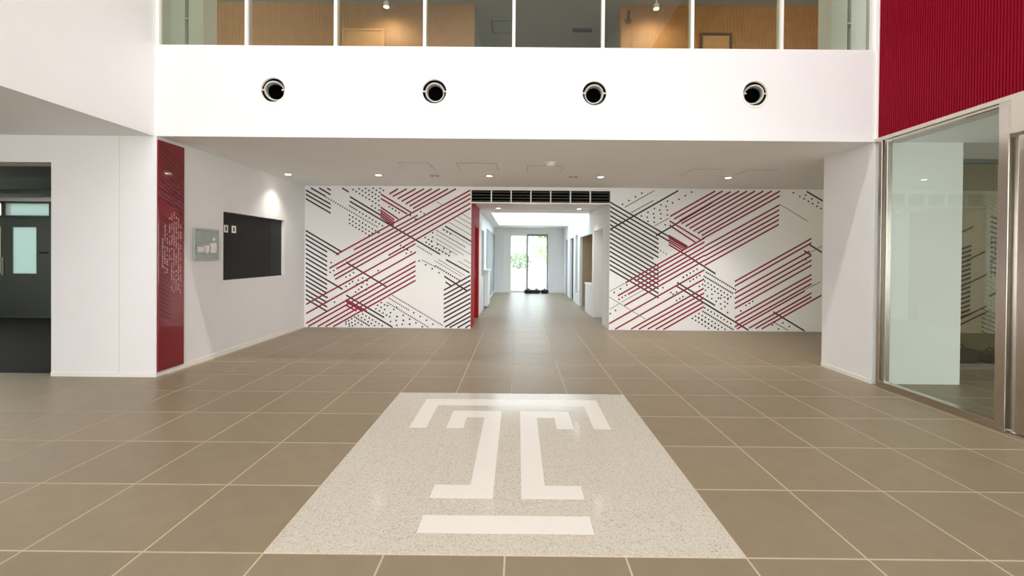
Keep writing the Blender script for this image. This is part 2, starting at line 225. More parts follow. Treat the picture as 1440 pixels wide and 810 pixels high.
 ({'k':[(1.843,2.583,3.41,1.686),(1.844,2.493,3.05,1.802),(1.845,2.403,2.835,1.836),(1.846,2.312,2.836,1.745),(1.847,2.222,2.837,1.655),(1.848,2.132,2.838,1.565),(1.849,2.042,2.839,1.474),(1.85,1.952,2.739,1.442),(1.851,1.861,2.841,1.294),(1.852,1.771,2.842,1.203),(1.853,1.681,2.843,1.113),(1.854,1.59,2.844,1.023),(1.855,1.5,2.845,0.932),(1.856,1.41,2.846,0.842),(1.857,1.319,2.847,0.752),(1.858,1.229,2.849,0.661),(1.852,2.025,3.221,2.823),(2.781,1.909,3.913,2.59),(3.342,1.56,3.992,1.154),(3.216,0.973,3.991,0.516),(3.199,0.906,4.67,0.021),(5.16,0.397,5.811,0.01),(5.866,1.759,6.124,1.606),(5.762,1.635,5.904,1.547)],'r':[(3.037,1.92,3.42,1.703),(3.038,1.876,3.385,1.676),(3.038,1.832,3.359,1.649),(3.039,1.788,3.324,1.622),(3.04,1.735,3.36,1.548),(3.052,2.212,3.675,1.837),(3.053,2.124,3.578,1.784),(3.06,2.301,3.963,2.82),(3.14,2.248,4.113,2.822),(3.246,2.21,4.272,2.809),(3.291,2.158,4.448,2.824),(3.371,2.105,4.607,2.826),(3.451,2.062,4.766,2.827),(3.531,2.009,4.933,2.829),(3.62,1.966,5.101,2.83),(3.7,1.921,5.265,2.831),(5.261,2.734,3.708,1.854),(5.264,2.552,3.765,1.706),(5.256,2.452,3.765,1.609),(5.254,2.351,3.765,1.51),(5.25,2.257,3.765,1.418),(5.251,2.16,3.765,1.32),(3.762,1.873,2.186,0.962),(3.763,1.795,2.372,0.99),(3.765,1.697,2.025,0.692),(3.766,1.611,2.228,0.723),(3.767,1.525,2.546,0.819),(3.768,1.425,2.159,0.495),(1.854,0.128,3.77,1.235),(1.979,0.019,3.764,1.049),(2.298,0.022,3.757,0.858),(2.457,0.023,3.767,0.766),(2.634,0.025,3.759,0.668),(2.794,0.021,3.761,0.58),(2.935,0.01,3.762,0.491),(5.911,1.883,4.377,1.0),(5.912,1.795,4.379,0.911),(5.872,1.625,4.38,0.766),(5.916,1.544,4.382,0.66),(5.917,1.444,4.383,0.56),(5.919,1.344,4.384,0.46),(5.921,1.157,4.387,0.273),(5.922,1.069,4.388,0.184),(5.924,0.971,4.389,0.086),(5.79,0.828,4.433,0.045),(5.926,0.785,4.676,0.064),(5.927,0.706,4.805,0.058),(6.127,0.741,4.934,0.052)],'g':[(2.186,0.962,1.865,0.784),(2.546,0.819,2.097,0.564),(5.272,2.558,5.824,2.232),(1.848,0.669,2.597,0.223),(1.868,0.421,2.062,0.538)],'d':[(5.798,2.827,6.127,2.639)]},
  [(2.156,2.484,0.009),(2.183,2.499,0.009),(2.209,2.514,0.009),(2.235,2.529,0.009),(2.262,2.544,0.009),(2.288,2.559,0.009),(2.314,2.574,0.009),(2.341,2.589,0.009),(2.367,2.604,0.009),(2.393,2.619,0.009),(2.42,2.634,0.009),(2.446,2.649,0.009),(2.472,2.664,0.009),(2.499,2.68,0.009),(2.525,2.695,0.009),(2.551,2.71,0.009),(2.578,2.725,0.009),(2.604,2.74,0.009),(2.63,2.755,0.009),(2.657,2.77,0.009),(2.683,2.785,0.009),(2.709,2.8,0.009),(2.736,2.815,0.009),(2.29,2.379,0.009),(2.316,2.393,0.009),(2.343,2.408,0.009),(2.369,2.422,0.009),(2.395,2.437,0.009),(2.422,2.452,0.009),(2.448,2.466,0.009),(2.474,2.481,0.009),(2.501,2.495,0.009),(2.527,2.51,0.009),(2.553,2.524,0.009),(2.58,2.539,0.009),(2.606,2.553,0.009),(2.632,2.568,0.009),(2.659,2.582,0.009),(2.685,2.597,0.009),(2.711,2.611,0.009),(2.103,2.54,0.013),(2.231,2.614,0.013),(2.359,2.689,0.013),(2.487,2.764,0.013),(2.485,2.305,0.013),(2.615,2.38,0.013),(2.745,2.456,0.013),(2.875,2.531,0.013),(3.005,2.607,0.013),(2.6,2.279,0.013),(2.727,2.353,0.013),(2.853,2.426,0.013),(2.98,2.5,0.013),(2.742,2.275,0.013),(2.873,2.352,0.013),(3.005,2.428,0.013),(2.619,2.2,0.013),(2.875,2.255,0.013),(3.006,2.332,0.013),(3.109,2.575,0.013),(3.236,2.648,0.013),(3.362,2.722,0.013),(3.488,2.795,0.013),(2.743,2.183,0.013),(2.964,2.132,0.013),(2.77,2.118,0.009),(2.802,2.136,0.009),(2.833,2.153,0.009),(2.865,2.171,0.009),(2.896,2.189,0.009),(2.928,2.207,0.009),(2.96,2.224,0.009),(2.991,2.242,0.009),(3.023,2.26,0.009),(2.766,1.679,0.01),(2.823,1.646,0.01),(2.88,1.612,0.01),(2.937,1.579,0.01),(2.994,1.545,0.01),(5.534,2.798,0.013),(5.663,2.725,0.013),(5.751,2.677,0.013),(5.836,2.628,0.013),(5.921,2.58,0.013),(6.007,2.531,0.013),(6.092,2.483,0.013),(5.778,2.751,0.013),(5.906,2.678,0.013),(6.034,2.606,0.013),(5.799,1.458,0.013),(5.79,0.846,0.01),(5.832,0.868,0.01),(5.874,0.891,0.01),(5.916,0.913,0.01),(5.959,0.936,0.01),(6.001,0.958,0.01),(6.043,0.981,0.01),(6.085,1.003,0.01),(5.886,1.6,0.01),(5.928,1.624,0.01),(5.97,1.648,0.01),(6.012,1.671,0.01),(6.054,1.695,0.01),(6.096,1.719,0.01),(4.997,0.024,0.013),(5.14,-0.057,0.013),(5.271,0.053,0.013),(5.357,0.178,0.013),(5.488,0.104,0.013),(5.618,0.03,0.013),(5.146,0.131,0.013),(5.198,0.176,0.01),(5.234,0.156,0.01),(5.27,0.136,0.01),(5.305,0.116,0.01),(5.341,0.097,0.01),(5.377,0.077,0.01),(5.412,0.057,0.01),(5.448,0.037,0.01),(3.806,1.182,0.013),(3.845,1.159,0.013),(3.885,1.136,0.013),(3.924,1.113,0.013),(3.963,1.09,0.013),(4.002,1.067,0.013),(4.041,1.044,0.013),(4.081,1.021,0.013),(4.12,0.998,0.013),(4.159,0.975,0.013),(4.198,0.952,0.013),(4.237,0.929,0.013),(4.276,0.906,0.013),(4.316,0.883,0.013),(4.355,0.86,0.013),(4.394,0.837,0.013),(3.763,1.102,0.013),(3.799,1.081,0.013),(3.834,1.06,0.013),(3.87,1.039,0.013),(3.906,1.018,0.013),(3.941,0.998,0.013),(3.977,0.977,0.013),(4.012,0.956,0.013),(4.048,0.935,0.013),(4.084,0.914,0.013),(4.119,0.893,0.013),(4.155,0.872,0.013),(4.19,0.851,0.013),(4.226,0.83,0.013),(4.262,0.809,0.013),(4.297,0.788,0.013),(4.333,0.767,0.013),(3.773,1.005,0.013),(3.839,0.966,0.013),(3.905,0.927,0.013),(3.971,0.889,0.013),(4.037,0.85,0.013),(4.103,0.811,0.013),(4.168,0.773,0.013),(4.234,0.734,0.013),(4.3,0.695,0.013),(3.783,0.916,0.013),(3.849,0.878,0.013),(3.915,0.839,0.013),(3.981,0.8,0.013),(4.047,0.762,0.013),(4.113,0.723,0.013),(4.178,0.684,0.013),(4.244,0.645,0.013),(3.793,0.819,0.013),(3.923,0.743,0.013),(4.053,0.666,0.013),(4.183,0.59,0.013),(3.83,0.704,0.013),(3.919,0.652,0.013),(4.008,0.6,0.013),(4.097,0.547,0.013),(4.096,0.662,0.013),(4.097,0.547,0.013),(4.186,0.495,0.013),(4.116,0.45,0.013),(4.241,0.377,0.013),(3.78,0.465,0.013),(3.846,0.426,0.013),(3.911,0.387,0.013),(3.977,0.348,0.013),(4.043,0.31,0.013),(4.109,0.271,0.013),(4.175,0.232,0.013),(4.241,0.193,0.013),(4.307,0.155,0.013),(3.745,0.393,0.013),(3.781,0.372,0.013),(3.816,0.351,0.013),(3.852,0.331,0.013),(3.888,0.31,0.013),(3.923,0.289,0.013),(3.959,0.268,0.013),(3.995,0.247,0.013),(4.03,0.226,0.013),(4.066,0.205,0.013),(4.102,0.184,0.013),(4.137,0.163,0.013),(4.173,0.142,0.013),(4.208,0.121,0.013),(4.244,0.1,0.013),(4.28,0.079,0.013),(4.315,0.058,0.013),(4.351,0.037,0.013),(3.666,0.348,0.013),(3.732,0.31,0.013),(3.798,0.271,0.013),(3.864,0.232,0.013),(3.93,0.193,0.013),(3.996,0.155,0.013),(4.062,0.116,0.013),(4.128,0.077,0.013),(4.194,0.038,0.013),(4.26,-0.001,0.013),(3.658,0.269,0.013),(3.724,0.23,0.013),(3.79,0.191,0.013),(3.856,0.152,0.013),(3.922,0.113,0.013),(3.988,0.075,0.013),(4.054,0.036,0.013),(4.12,-0.003,0.013),(3.596,0.295,0.013),(3.662,0.256,0.013),(3.728,0.217,0.013),(3.794,0.178,0.013),(3.86,0.139,0.013),(3.926,0.101,0.013),(3.992,0.062,0.013),(3.534,0.25,0.013),(3.6,0.211,0.013),(3.666,0.172,0.013),(3.732,0.133,0.013),(3.798,0.095,0.013),(3.864,0.056,0.013),(4.246,0.664,0.013),(4.238,0.557,0.013),(1.953,0.758,0.013),(2.08,0.836,0.013),(2.207,0.914,0.013),(2.052,0.623,0.013),(2.116,0.662,0.013),(2.179,0.701,0.013),(1.878,0.332,0.013),(1.984,0.397,0.013),(3.339,1.077,0.013),(3.409,1.12,0.013),(3.479,1.163,0.013),(3.212,0.61,0.013),(3.275,0.649,0.013),(3.338,0.688,0.013),(3.139,0.734,0.013),(3.21,0.777,0.013),(3.348,1.081,0.013),(3.414,1.122,0.013),(3.481,1.163,0.013),(3.548,1.204,0.013),(3.615,1.245,0.013),(3.481,1.002,0.013),(3.544,1.041,0.013),(3.608,1.08,0.013),(3.671,1.119,0.013),(3.668,0.898,0.013),(3.731,0.937,0.013),(4.506,0.409,0.013),(4.61,0.525,0.013),(4.677,0.566,0.013),(4.744,0.607,0.013),(2.934,0.865,0.013),(3.095,0.77,0.013)]),
]

XL, XR, YF, YB, ZC = -4.30, 4.21, 4.90, 8.32, 2.87      # lobby side walls, front beam plane, mural wall, low ceiling
CX0, CX1, CZ, YE = -.94, 1.853, 2.60, 16.6              # corridor

# ------------------------------------------------------------------ floor: slab, tiles, emblem
floor = struct(MB().box(-13, 13, -6.2, 17, -.3, -.0015).build('floor', GROUT), 'tan tiled floor with pale joints')
T, TX, TY, J = .6, -1.2515, 2.036, .0068
tile_me = None; far = MB(); ntile = 0
def blocked(x0, x1, y0, y1):
    cx_, cy_ = (x0+x1)/2, (y0+y1)/2
    if TX-.01 < cx_ < TX+4*T and TY-.01 < cy_ < TY+4*T: return True
    return False
for j in range(-13, 25):
    for i in range(-20, 24):
        x0, y0 = TX+i*T+J/2, TY+j*T+J/2; x1, y1 = x0+T-J, y0+T-J
        if blocked(x0, x1, y0, y1) or y1 > 16.62 or y0 < -6: continue
        cx_, cy_ = (x0+x1)/2, (y0+y1)/2
        if cx_ < XL-.1 and cy_ > 4.95: continue
        if y0 > YB and not (CX0-.7 < cx_ < CX1+.9): continue
        if y1 > YB and not (CX0-.7 < cx_ < CX1+.9): y1 = YB
        vis = y1 > 1.85 and y0 < 7.6 and x1 > -1.30*max(y1, 1.9)-.1 and x0 < 1.26*max(y1, 1.9)+.1 and cx_ < 6.3 and not (cx_ > 4.3 and cy_ > 5.0)
        if vis and ntile < 300:
            if tile_me is None:
                mb = MB(); h = (T-J)/2; bv = .003
                a = [(-h, -h), (h, -h), (h, h), (-h, h)]; q = [(-h+bv, -h+bv), (h-bv, -h+bv), (h-bv, h-bv), (-h+bv, h-bv)]
                mb.v = [(x, y, -.012) for x, y in a]+[(x, y, -.0025) for x, y in a]+[(x, y, 0) for x, y in q]
                mb.f = [(8, 9, 10, 11)]+[(o_+k_, o_+(k_+1) % 4, o_+4+(k_+1) % 4, o_+4+k_) for o_ in (0, 4) for k_ in range(4)]
                o = mb.build('floor_tile', TILE, floor); tile_me = o.data
            else:
                o = bpy.data.objects.new('floor_tile', tile_me); COL.objects.link(o); o.parent = floor
            o.location = (cx_, cy_, random.uniform(-.0004, .0002)); ntile += 1
        else:
            far.box(x0, x1, y0, y1, -.012, 0)
ft = far.build('distant_floor_tile', TILE, floor); ft['kind'] = 'stuff'

em = thing('floor_emblem', 'pale speckled terrazzo square with a white letter T emblem, inlaid in the tiled floor', 'emblem', (TX+2*T, TY+2*T, 0))
H_ = 2*T-.0015
bevel(MB().box(-H_, H_, -H_, H_, -.02, .0006).build('terrazzo_slab', TERR, em), .001, 1)
ex = -.052-(TX+2*T); ey = -(TY+2*T)
def stroke(name, pts):
    MB().prism([(x+ex, y+ey) for x, y in pts], -.002, .0014).build(name, EMBW, em)
stroke('outer_bracket', [(-.873, 4.247), (-.873+.004, 3.537), (-.722, 3.537), (-.722, 4.073), (.722, 4.073), (.722, 3.537), (.869, 3.537), (.873, 4.247)][::-1])
half = [(.088, 3.93), (.088, 2.512), (.474, 2.512), (.474, 2.659), (.240, 2.659), (.240, 3.776), (.402, 3.776), (.402, 3.534), (.549, 3.534), (.549, 3.93)]
stroke('stem_stroke', half); stroke('stem_stroke', [(-x, y) for x, y in half][::-1])
stroke('base_bar', [(-.475, 2.195), (.475, 2.195), (.475, 2.346), (-.475, 2.346)])

# ------------------------------------------------------------------ shell
def S(name, mb, m_, label=None): return struct(mb.build(name, m_), label)
ZT = 8.2
# beam (white band) over the lobby mouth, with bored holes for the nozzles left to a recessed socket
NOZ = [(-2.918, 3.428), (-1.003, 3.424), (.893, 3.418), (2.793, 3.43)]
ZW = 3.945
bm_ = MB(); xs = [-4.33]
y0, y1 = YF, YF+.02
hw = .16
for x, z in NOZ:                                        # plates of the front skin around each round hole
    bm_.box(xs[-1], x-hw, YF, YF+.25, ZC, ZW); xs.append(x+hw)
    bm_.box(x-hw, x+hw, YF, YF+.25, ZC, z-hw); bm_.box(x-hw, x+hw, YF, YF+.25, z+hw, ZW)
    N = 48; sq = []; ci = []
    for a in range(N):
        t = 2*math.pi*a/N; c, s_ = math.cos(t), math.sin(t); q = hw/max(abs(c), abs(s_))
        sq.append((x+c*q, z+s_*q)); ci.append((x+c*.145, z+s_*.145))
    for a in range(N):
        b2 = (a+1) % N
        bm_.poly([(sq[a][0], YF, sq[a][1]), (sq[b2][0], YF, sq[b2][1]), (ci[b2][0], YF, ci[b2][1]), (ci[a][0], YF, ci[a][1])])
bm_.box(xs[-1], XR+.03, YF, YF+.25, ZC, ZW)
S('wall_front_band', bm_, WHITE, 'bright white band of wall over the lobby mouth')
# low ceiling over lobby (also the gallery floor), side soffits
cl = MB(); cl.box(XL-.3, 13, YF+.25, YB+.2, ZC, 3.4); cl.box(-4.33, XR+.03, YF, YF+.25, ZC-.001, ZC+.001)
ceil = S('ceiling', cl, CEIL, 'flat white lobby ceiling')
S('ceiling_soffit_left', MB().box(-13, -4.331, -6.2, YF+.25, ZC, 3.4), CEIL)
S('ceiling_soffit_right', MB().box(XR+.06, 13, -6.2, YF+.25, ZC, 3.4), CEIL)
# upper atrium
S('wall_left_upper', MB().box(-4.6, -4.33, -6.2, YF+.3, ZC+.002, ZT), WHITE, 'tall white side wall above the left soffit')
S('ceiling_atrium', MB().box(-4.7, 4.6, -6.2, YF+.6, ZT, ZT+.3), CEIL)
S('wall_facade', MB().box(-13, 13, -6.4, -6.0, 0, ZT), WHITE)
S('wall_far_left', MB().box(-13.2, -13, -6.2, 9.5, 0, 3.4), WHITE)
S('wall_far_right', MB().box(13, 13.2, -6.2, 9.5, 0, 3.4), WHITE)
# lobby left pier (faces the camera) with opening to the dark room
S('wall_left_pier', wall_y(MB(), YF, YF+.25, -13, XL, 0, ZC, [(-7.3, -5.555, 0, 2.55)]), WHITE, 'ivory pier wall beside the dark doorway')
S('wall_left', wall_x(MB(), XL-.3, XL, YF+.25, YB+1.2, 0, ZC, [(6.016, 7.60, 1.085, 2.095)]).box(XL-.3, XL-.066, 6.0, 7.62, 1.07, 2.11), WHITE, 'white lobby side wall with the recessed black opening')
S('trim_1', MB().box(-4.742, -4.738, YF-.0015, YF+.01, 0, ZC), BEIGE)                        # panel joint
S('baseboard_left', MB().box(XL, XL+.006, 5.29, YB, 0, .06), TRIMW)
S('baseboard_pier', MB().box(-5.555, XL, YF-.006, YF, 0, .05), TRIMW)
# right column, glass partition line
S('wall_right_column', MB().box(XR, 5.262, YF, 5.70, 0, ZC), WHITE, 'white boxed column beside the glass partition')
S('baseboard_right', MB().box(XR-.006, XR, YF, 5.70, 0, .05), TRIMW)
# mural wall
wb = wall_y(MB(), YB+.01, YB+.2, XL, 13, 0, ZC, [(CX0, CX1, 0, 2.83)])
S('wall_back', wb, WHITE, 'white back wall that carries the murals')
# crimson ribbed cladding above the glass
rw = MB().box(XR+.035, XR+.3, -6.2, YF-.01, ZC+.03, ZT)
S('wall_right_upper', rw, REDWALL, 'crimson wall with fine vertical ribs above the glass')
rb = MB(); y = YF-.02
while y > 1.5:
    rb.box(XR+.027, XR+.036, y-.015, y, ZC+.03, 5.2); y -= .025
o = rb.build('rib', REDWALL, bpy.data.objects['wall_right_upper']); o['kind'] = 'stuff'
S('trim_2', MB().box(XR-.005, XR+.30, -6.2, YF-.003, ZC-.01, ZC+.03), BEIGE, 'thin pale metal edge under the crimson wall')
S('trim_3', MB().box(XR+.012, XR+.06, YF-.02, YF+.02, ZC, ZT), TRIMW)

# ------------------------------------------------------------------ glass partition and sliding door at the right
gp = thing('glass_partition', 'tall green-tinted glass partition in a steel frame under the crimson wall', 'partition', (XR+.05, 4.2, 0))
def P(name, mb, m_, root, bv=.0):
    lx, ly, lz = root.location
    mb.v = [(x-lx, y-ly, z-lz) for x, y, z in mb.v]
    o = mb.build(name, m_, root)
    if bv: bevel(o, bv, 2)
    return o
P('frame_post', MB().box(XR-.005, XR+.075, 4.79, 4.835, 0, ZC-.01), STEEL, gp, .004)
P('frame_post', MB().box(XR+.005, XR+.065, 4.73, 4.765, 0, ZC-.01), STEEL, gp, .004)
P('frame_post', MB().box(XR-.015, XR+.09, 3.545, 3.625, 0, ZC-.01), STEEL, gp, .006)
P('bottom_rail', MB().box(XR-.008, XR+.08, 3.625, 4.79, 0, .072), STEEL, gp, .004)
P('top_rail', MB().box(XR+.02, XR+.06, 3.625, 4.73, ZC-.035, ZC-.01), STEEL, gp)
P('glass_pane', MB().box(XR+.030, XR+.042, 3.62, 4.74, .06, ZC-.02), GLASS, gp)
gd = sempty('door_5', 'steel framed glass sliding door with a pale header at the far right'); gd.location = (XR+.05, 2.6, 0)
P('header_panel', MB().box(XR-.01, XR+.20, 1.0, 3.545, 2.565, ZC-.01), BEIGE, gd, .004)
P('door_frame', MB().box(XR+.03, XR+.08, 3.44, 3.515, .02, 2.55), STEEL, gd, .005)
P('door_frame', MB().box(XR+.03, XR+.08, 1.9, 3.44, 2.48, 2.55), STEEL, gd, .005)
P('bottom_rail', MB().box(XR+.03, XR+.08, 1.9, 3.44, .02, .12), STEEL, gd, .005)
P('floor_track', MB().box(XR+.02, XR+.09, 1.5, 3.54, 0, .012), STEEL, gd)
P('glass_pane', MB().box(XR+.049, XR+.061, 1.9, 3.45, .11, 2.49), GLASS, gd)

# inner vestibule glazing, seen through the partition
ig = thing('inner_glazing', 'full height inner glass screen with a dark head rail behind the white column', 'partition', (7, 5.72, 0))
P('head_rail', MB().box(5.262, 13, 5.69, 5.75, ZC-.055, ZC), DOORG, ig)
P('floor_rail', MB().box(5.262, 13, 5.69, 5.75, 0, .05), STEEL, ig)
for xa, xb in ((5.262, 6.555), (6.565, 7.9), (7.91, 10), (10.01, 13)):
    P('glass_pane', MB().box(xa, xb, 5.714, 5.726, .04, ZC-.05), GLASSD, ig)
for k_, (x, w_, lab) in enumerate(((6.42, .30, 'black low bag on the floor behind the glass, nearer the white column'), (6.85, .26, 'smaller black bag on the floor behind the glass, farther from the column'))):
    t = thing('floor_bag', lab, 'bag', (x, 5.98, 0), 'black bags behind the glass')
    o = MB().box(-w_/2, w_/2, -.12, .12, 0, .21-.05*k_).build('bag_body', BLACK, t); bevel(o, .05, 4)
    MB().lathe([(.055, -.01), (.07, 0), (.055, .01), (.045, 0), (.055, -.01)], 16, Matrix.Translation((0, 0, .2-.05*k_)) @ Matrix.Rotation(R(90), 4, 'X')).build('handle', BLACK, t, True)

# ------------------------------------------------------------------ air nozzles
def make_nozzle(yaw_, pitch_):
    t = thing('air_nozzle', '', 'air nozzle', (0, 0, 0), 'round air nozzles on the white band')
    A = Matrix.Rotation(R(90), 4, 'X')                  # lathe axis to -Y
    MB().lathe([(.140, -.02), (.143, .004), (.168, .004), (.172, 0), (.172, -.012)], 48, A).build('flange_ring', TRIMW, t, True)
    MB().lathe([(.143, 0), (.143, -.16), (.001, -.16)], 48, A).build('socket', NOZD, t, True)
    B = Matrix.Rotation(yaw_, 4, 'Z') @ Matrix.Rotation(pitch_, 4, 'X') @ A
    jet = MB().lathe([(.128, -.075), (.126, -.035), (.116, .0), (.110, .02), (.106, .026), (.100, .026), (.094, .018), (.090, -.05), (.090, -.12)], 48, Matrix.Translation((0, .045, 0)) @ B).build('jet_ring', NOZL, t, True)
    MB().lathe([(.090, -.10), (.001, -.10)], 32, Matrix.Translation((0, .045, 0)) @ B).build('throat', NOZD, jet)
    for s_ in (-1, 1): MB().box(s_*.125-.022, s_*.125+.022, -.002, .012, -.008, .008).build('pivot_pin', NOZL, t)
    return t
for (x, z), yw, lab in zip(NOZ, (20, 6, -6, -20), ('first round air nozzle on the white band, nearest the tall white side wall, turned inward', 'second round air nozzle on the white band from the left, facing forward', 'third round air nozzle on the white band from the left, facing forward', 'last round air nozzle on the white band, nearest the crimson wall, turned inward')):
    t = make_nozzle(R(yw), R(12)); t.location = (x, YF, z); t['label'] = lab

# ------------------------------------------------------------------ gallery behind the upper windows
gx = [-4.315+1.0615*i for i in range(9)]; gx[0] = -4.31; gx[-1] = 4.19
for i in range(8):
    w = sempty('window_%d' % (i+1))
    if i == 0: MB().box(gx[0]-.02, gx[0]+.02, YF+.02, YF+.10, ZW, 6.3).build('mullion', TRIMW, w)
    MB().box(gx[i+1]-.018, gx[i+1]+.018, YF+.02, YF+.10, ZW, 6.3).build('mullion', TRIMW, w)
    MB().box(gx[i]+.018, gx[i+1]-.018, YF+.05, YF+.062, ZW+.01, 6.3).build('window_pane', GLASS2, w)
    MB().box(gx[i]+.018, gx[i+1]-.018, YF+.02, YF+.10, ZW, ZW+.018).build('window_sill', TRIMW, w)
S('wall_front_head', MB().box(-4.4, XR+.1, YF, YF+.25, 6.3, ZT), WHITE)
ZG = 6.12
S('ceiling_gallery', MB().box(-7, 7, YF+.1, 10.2, ZG, 6.4), GALGREY)
S('floor_gallery', MB().box(-7, 7, YB, 10.2, 3.0, 3.4), GALGREY)
S('wall_gallery_left', MB().box(-7, -6.8, YF+.1, 10.2, 3.4, ZG), GALGREY)
S('wall_gallery_right', MB().box(6.8, 7, YF+.1, 10.2, 3.4, ZG), GALGREY)
S('wall_gallery_back', MB().box(-7, 7, 10.0, 10.2, 3.4, ZG), GALGREY)
for nm, xa, xb in (('wall_gallery_oak_left', -6.8, -.84), ('wall_gallery_oak_right', 1.87, 6.8)):
    o = S(nm, MB().box(xa, xb, 7.66, 7.80, 3.4, ZG), WOODP[0])
    sl = MB(); x = xa+.01
    while x < xb-.02: sl.box(x, x+.022, 7.64, 7.66, 3.4, ZG-.004); x += .033
    q = sl.build('slat', WOODP[0], o); q['kind'] = 'stuff'
    S(nm+'_return', MB().box(xa if xa > 0 else xb-.1, xa+.1 if xa > 0 else xb, 7.80, 10.0, 3.4, ZG), GALGREY)
for nm, xs_ in (('column_gallery_left', (-4.60, -4.145, -4.10, -3.915)), ('column_gallery_right', (3.85, 4.045, 4.09, 4.55))):
    o = S(nm, MB().box(xs_[0], xs_[1], 5.12, 5.35, 3.4, ZG).box(xs_[2], xs_[3], 5.12, 5.35, 3.4, ZG), WHITE)
    MB().box(xs_[1], xs_[2], 5.17, 5.35, 3.4, ZG).build('joint', DOORG, o)
    MB().box(xs_[1]-.006, xs_[2]+.006, 5.112, 5.17, 4.38, 4.395).build('bracket', TRIMW, o)
# oak doors, wall handle, ceiling slot, hatch and spotlights of the gallery
for xa, xb, zt, lab in ((3.36, 3.86, 5.56, 'oak door with a dark head in the slatted gallery wall on the right'), (-3.22, -2.52, 5.60, 'lighter oak door in the slatted gallery wall on the left')):
    t = sempty('door_6' if xa > 0 else 'door_7', lab); t.location = ((xa+xb)/2, 7.62, 3.4)
    P('door_leaf', MB().box(xa, xb, 7.615, 7.638, 3.4, zt), WOODP[1], t)
    P('door_frame', MB().box(xa-.04, xa, 7.60, 7.639, 3.4, zt+.04).box(xb, xb+.04, 7.60, 7.639, 3.4, zt+.04).box(xa, xb, 7.60, 7.639, zt, zt+.04), BARK if xa > 0 else WOODP[1], t)
t = thing('wall_hook', 'small dark hook on the slatted oak wall right of the gallery passage', 'hook', (2.0, 7.62, 5.86))
MB().box(-.015, .015, -.06, .02, -.06, .13).build('hook_plate', BARK, t); MB().lathe([(.05, -.01), (.06, 0), (.05, .01), (.04, 0), (.05, -.01)], 20, Matrix.Translation((-.02, -.05, -.07)) @ Matrix.Rotation(R(90), 4, 'X')).build('hook_ring', BARK, t, True)
t = thing('ceiling_vent', 'dark slot vent in the grey gallery ceiling', 'vent', (1.28, 8.48, ZG))
MB().box(-.2, .2, -.07, .07, -.014, -.001).build('vent_frame', BARK, t)
for k_ in range(3): MB().box(-.19, .19, -.055+.04*k_, -.03+.04*k_, -.02, -.013).build('vent_slat', NOZD, t)
t = thing('ceiling_hatch', 'square pale access hatch in the grey gallery ceiling', 'hatch', (-.33, 8.4, ZG))
MB().box(-.21, .21, -.2, .2, -.012, -.001).build('hatch_panel', GREYP, t); MB().box(-.24, .24, -.23, .23, -.006, -.0005).build('hatch_frame', BARK, t)
GS = [(-2.37, 'spotlight hanging before the left oak gallery wall'), (2.42, 'spotlight hanging before the right oak gallery wall')]
for x, lab in GS:
    t = thing('ceiling_spotlight', 'small white ' + lab, 'spotlight', (x, 7.35, ZG), 'gallery spotlights')
    MB().lathe([(.001, 0), (.05, 0), (.05, -.01), (.012, -.012), (.012, -.17), (.001, -.17)], 20).build('mount', TRIMW, t, True)
    MB().lathe([(.001, -.16), (.045, -.16), (.05, -.24), (.045, -.24)], 20).build('spot_head', TRIMW, t, True)
    MB().lathe([(.045, -.238), (.001, -.240)], 20).build('lens', LAMP, t)
    light('gallery_spot_lamp', 'SPOT', (x, 7.12, ZG-.30), 30, (1, .88, .72), (x, 7.7, 4.6), spot_size=R(150), spot_blend=.8, shadow_soft_size=.05)
light('gallery_ceiling_lamp', 'AREA', (.5, 6.3, ZG-.02), 36, (1, .95, .86), (.5, 6.3, 0), shape='RECTANGLE', size=4.0, size_y=.3)

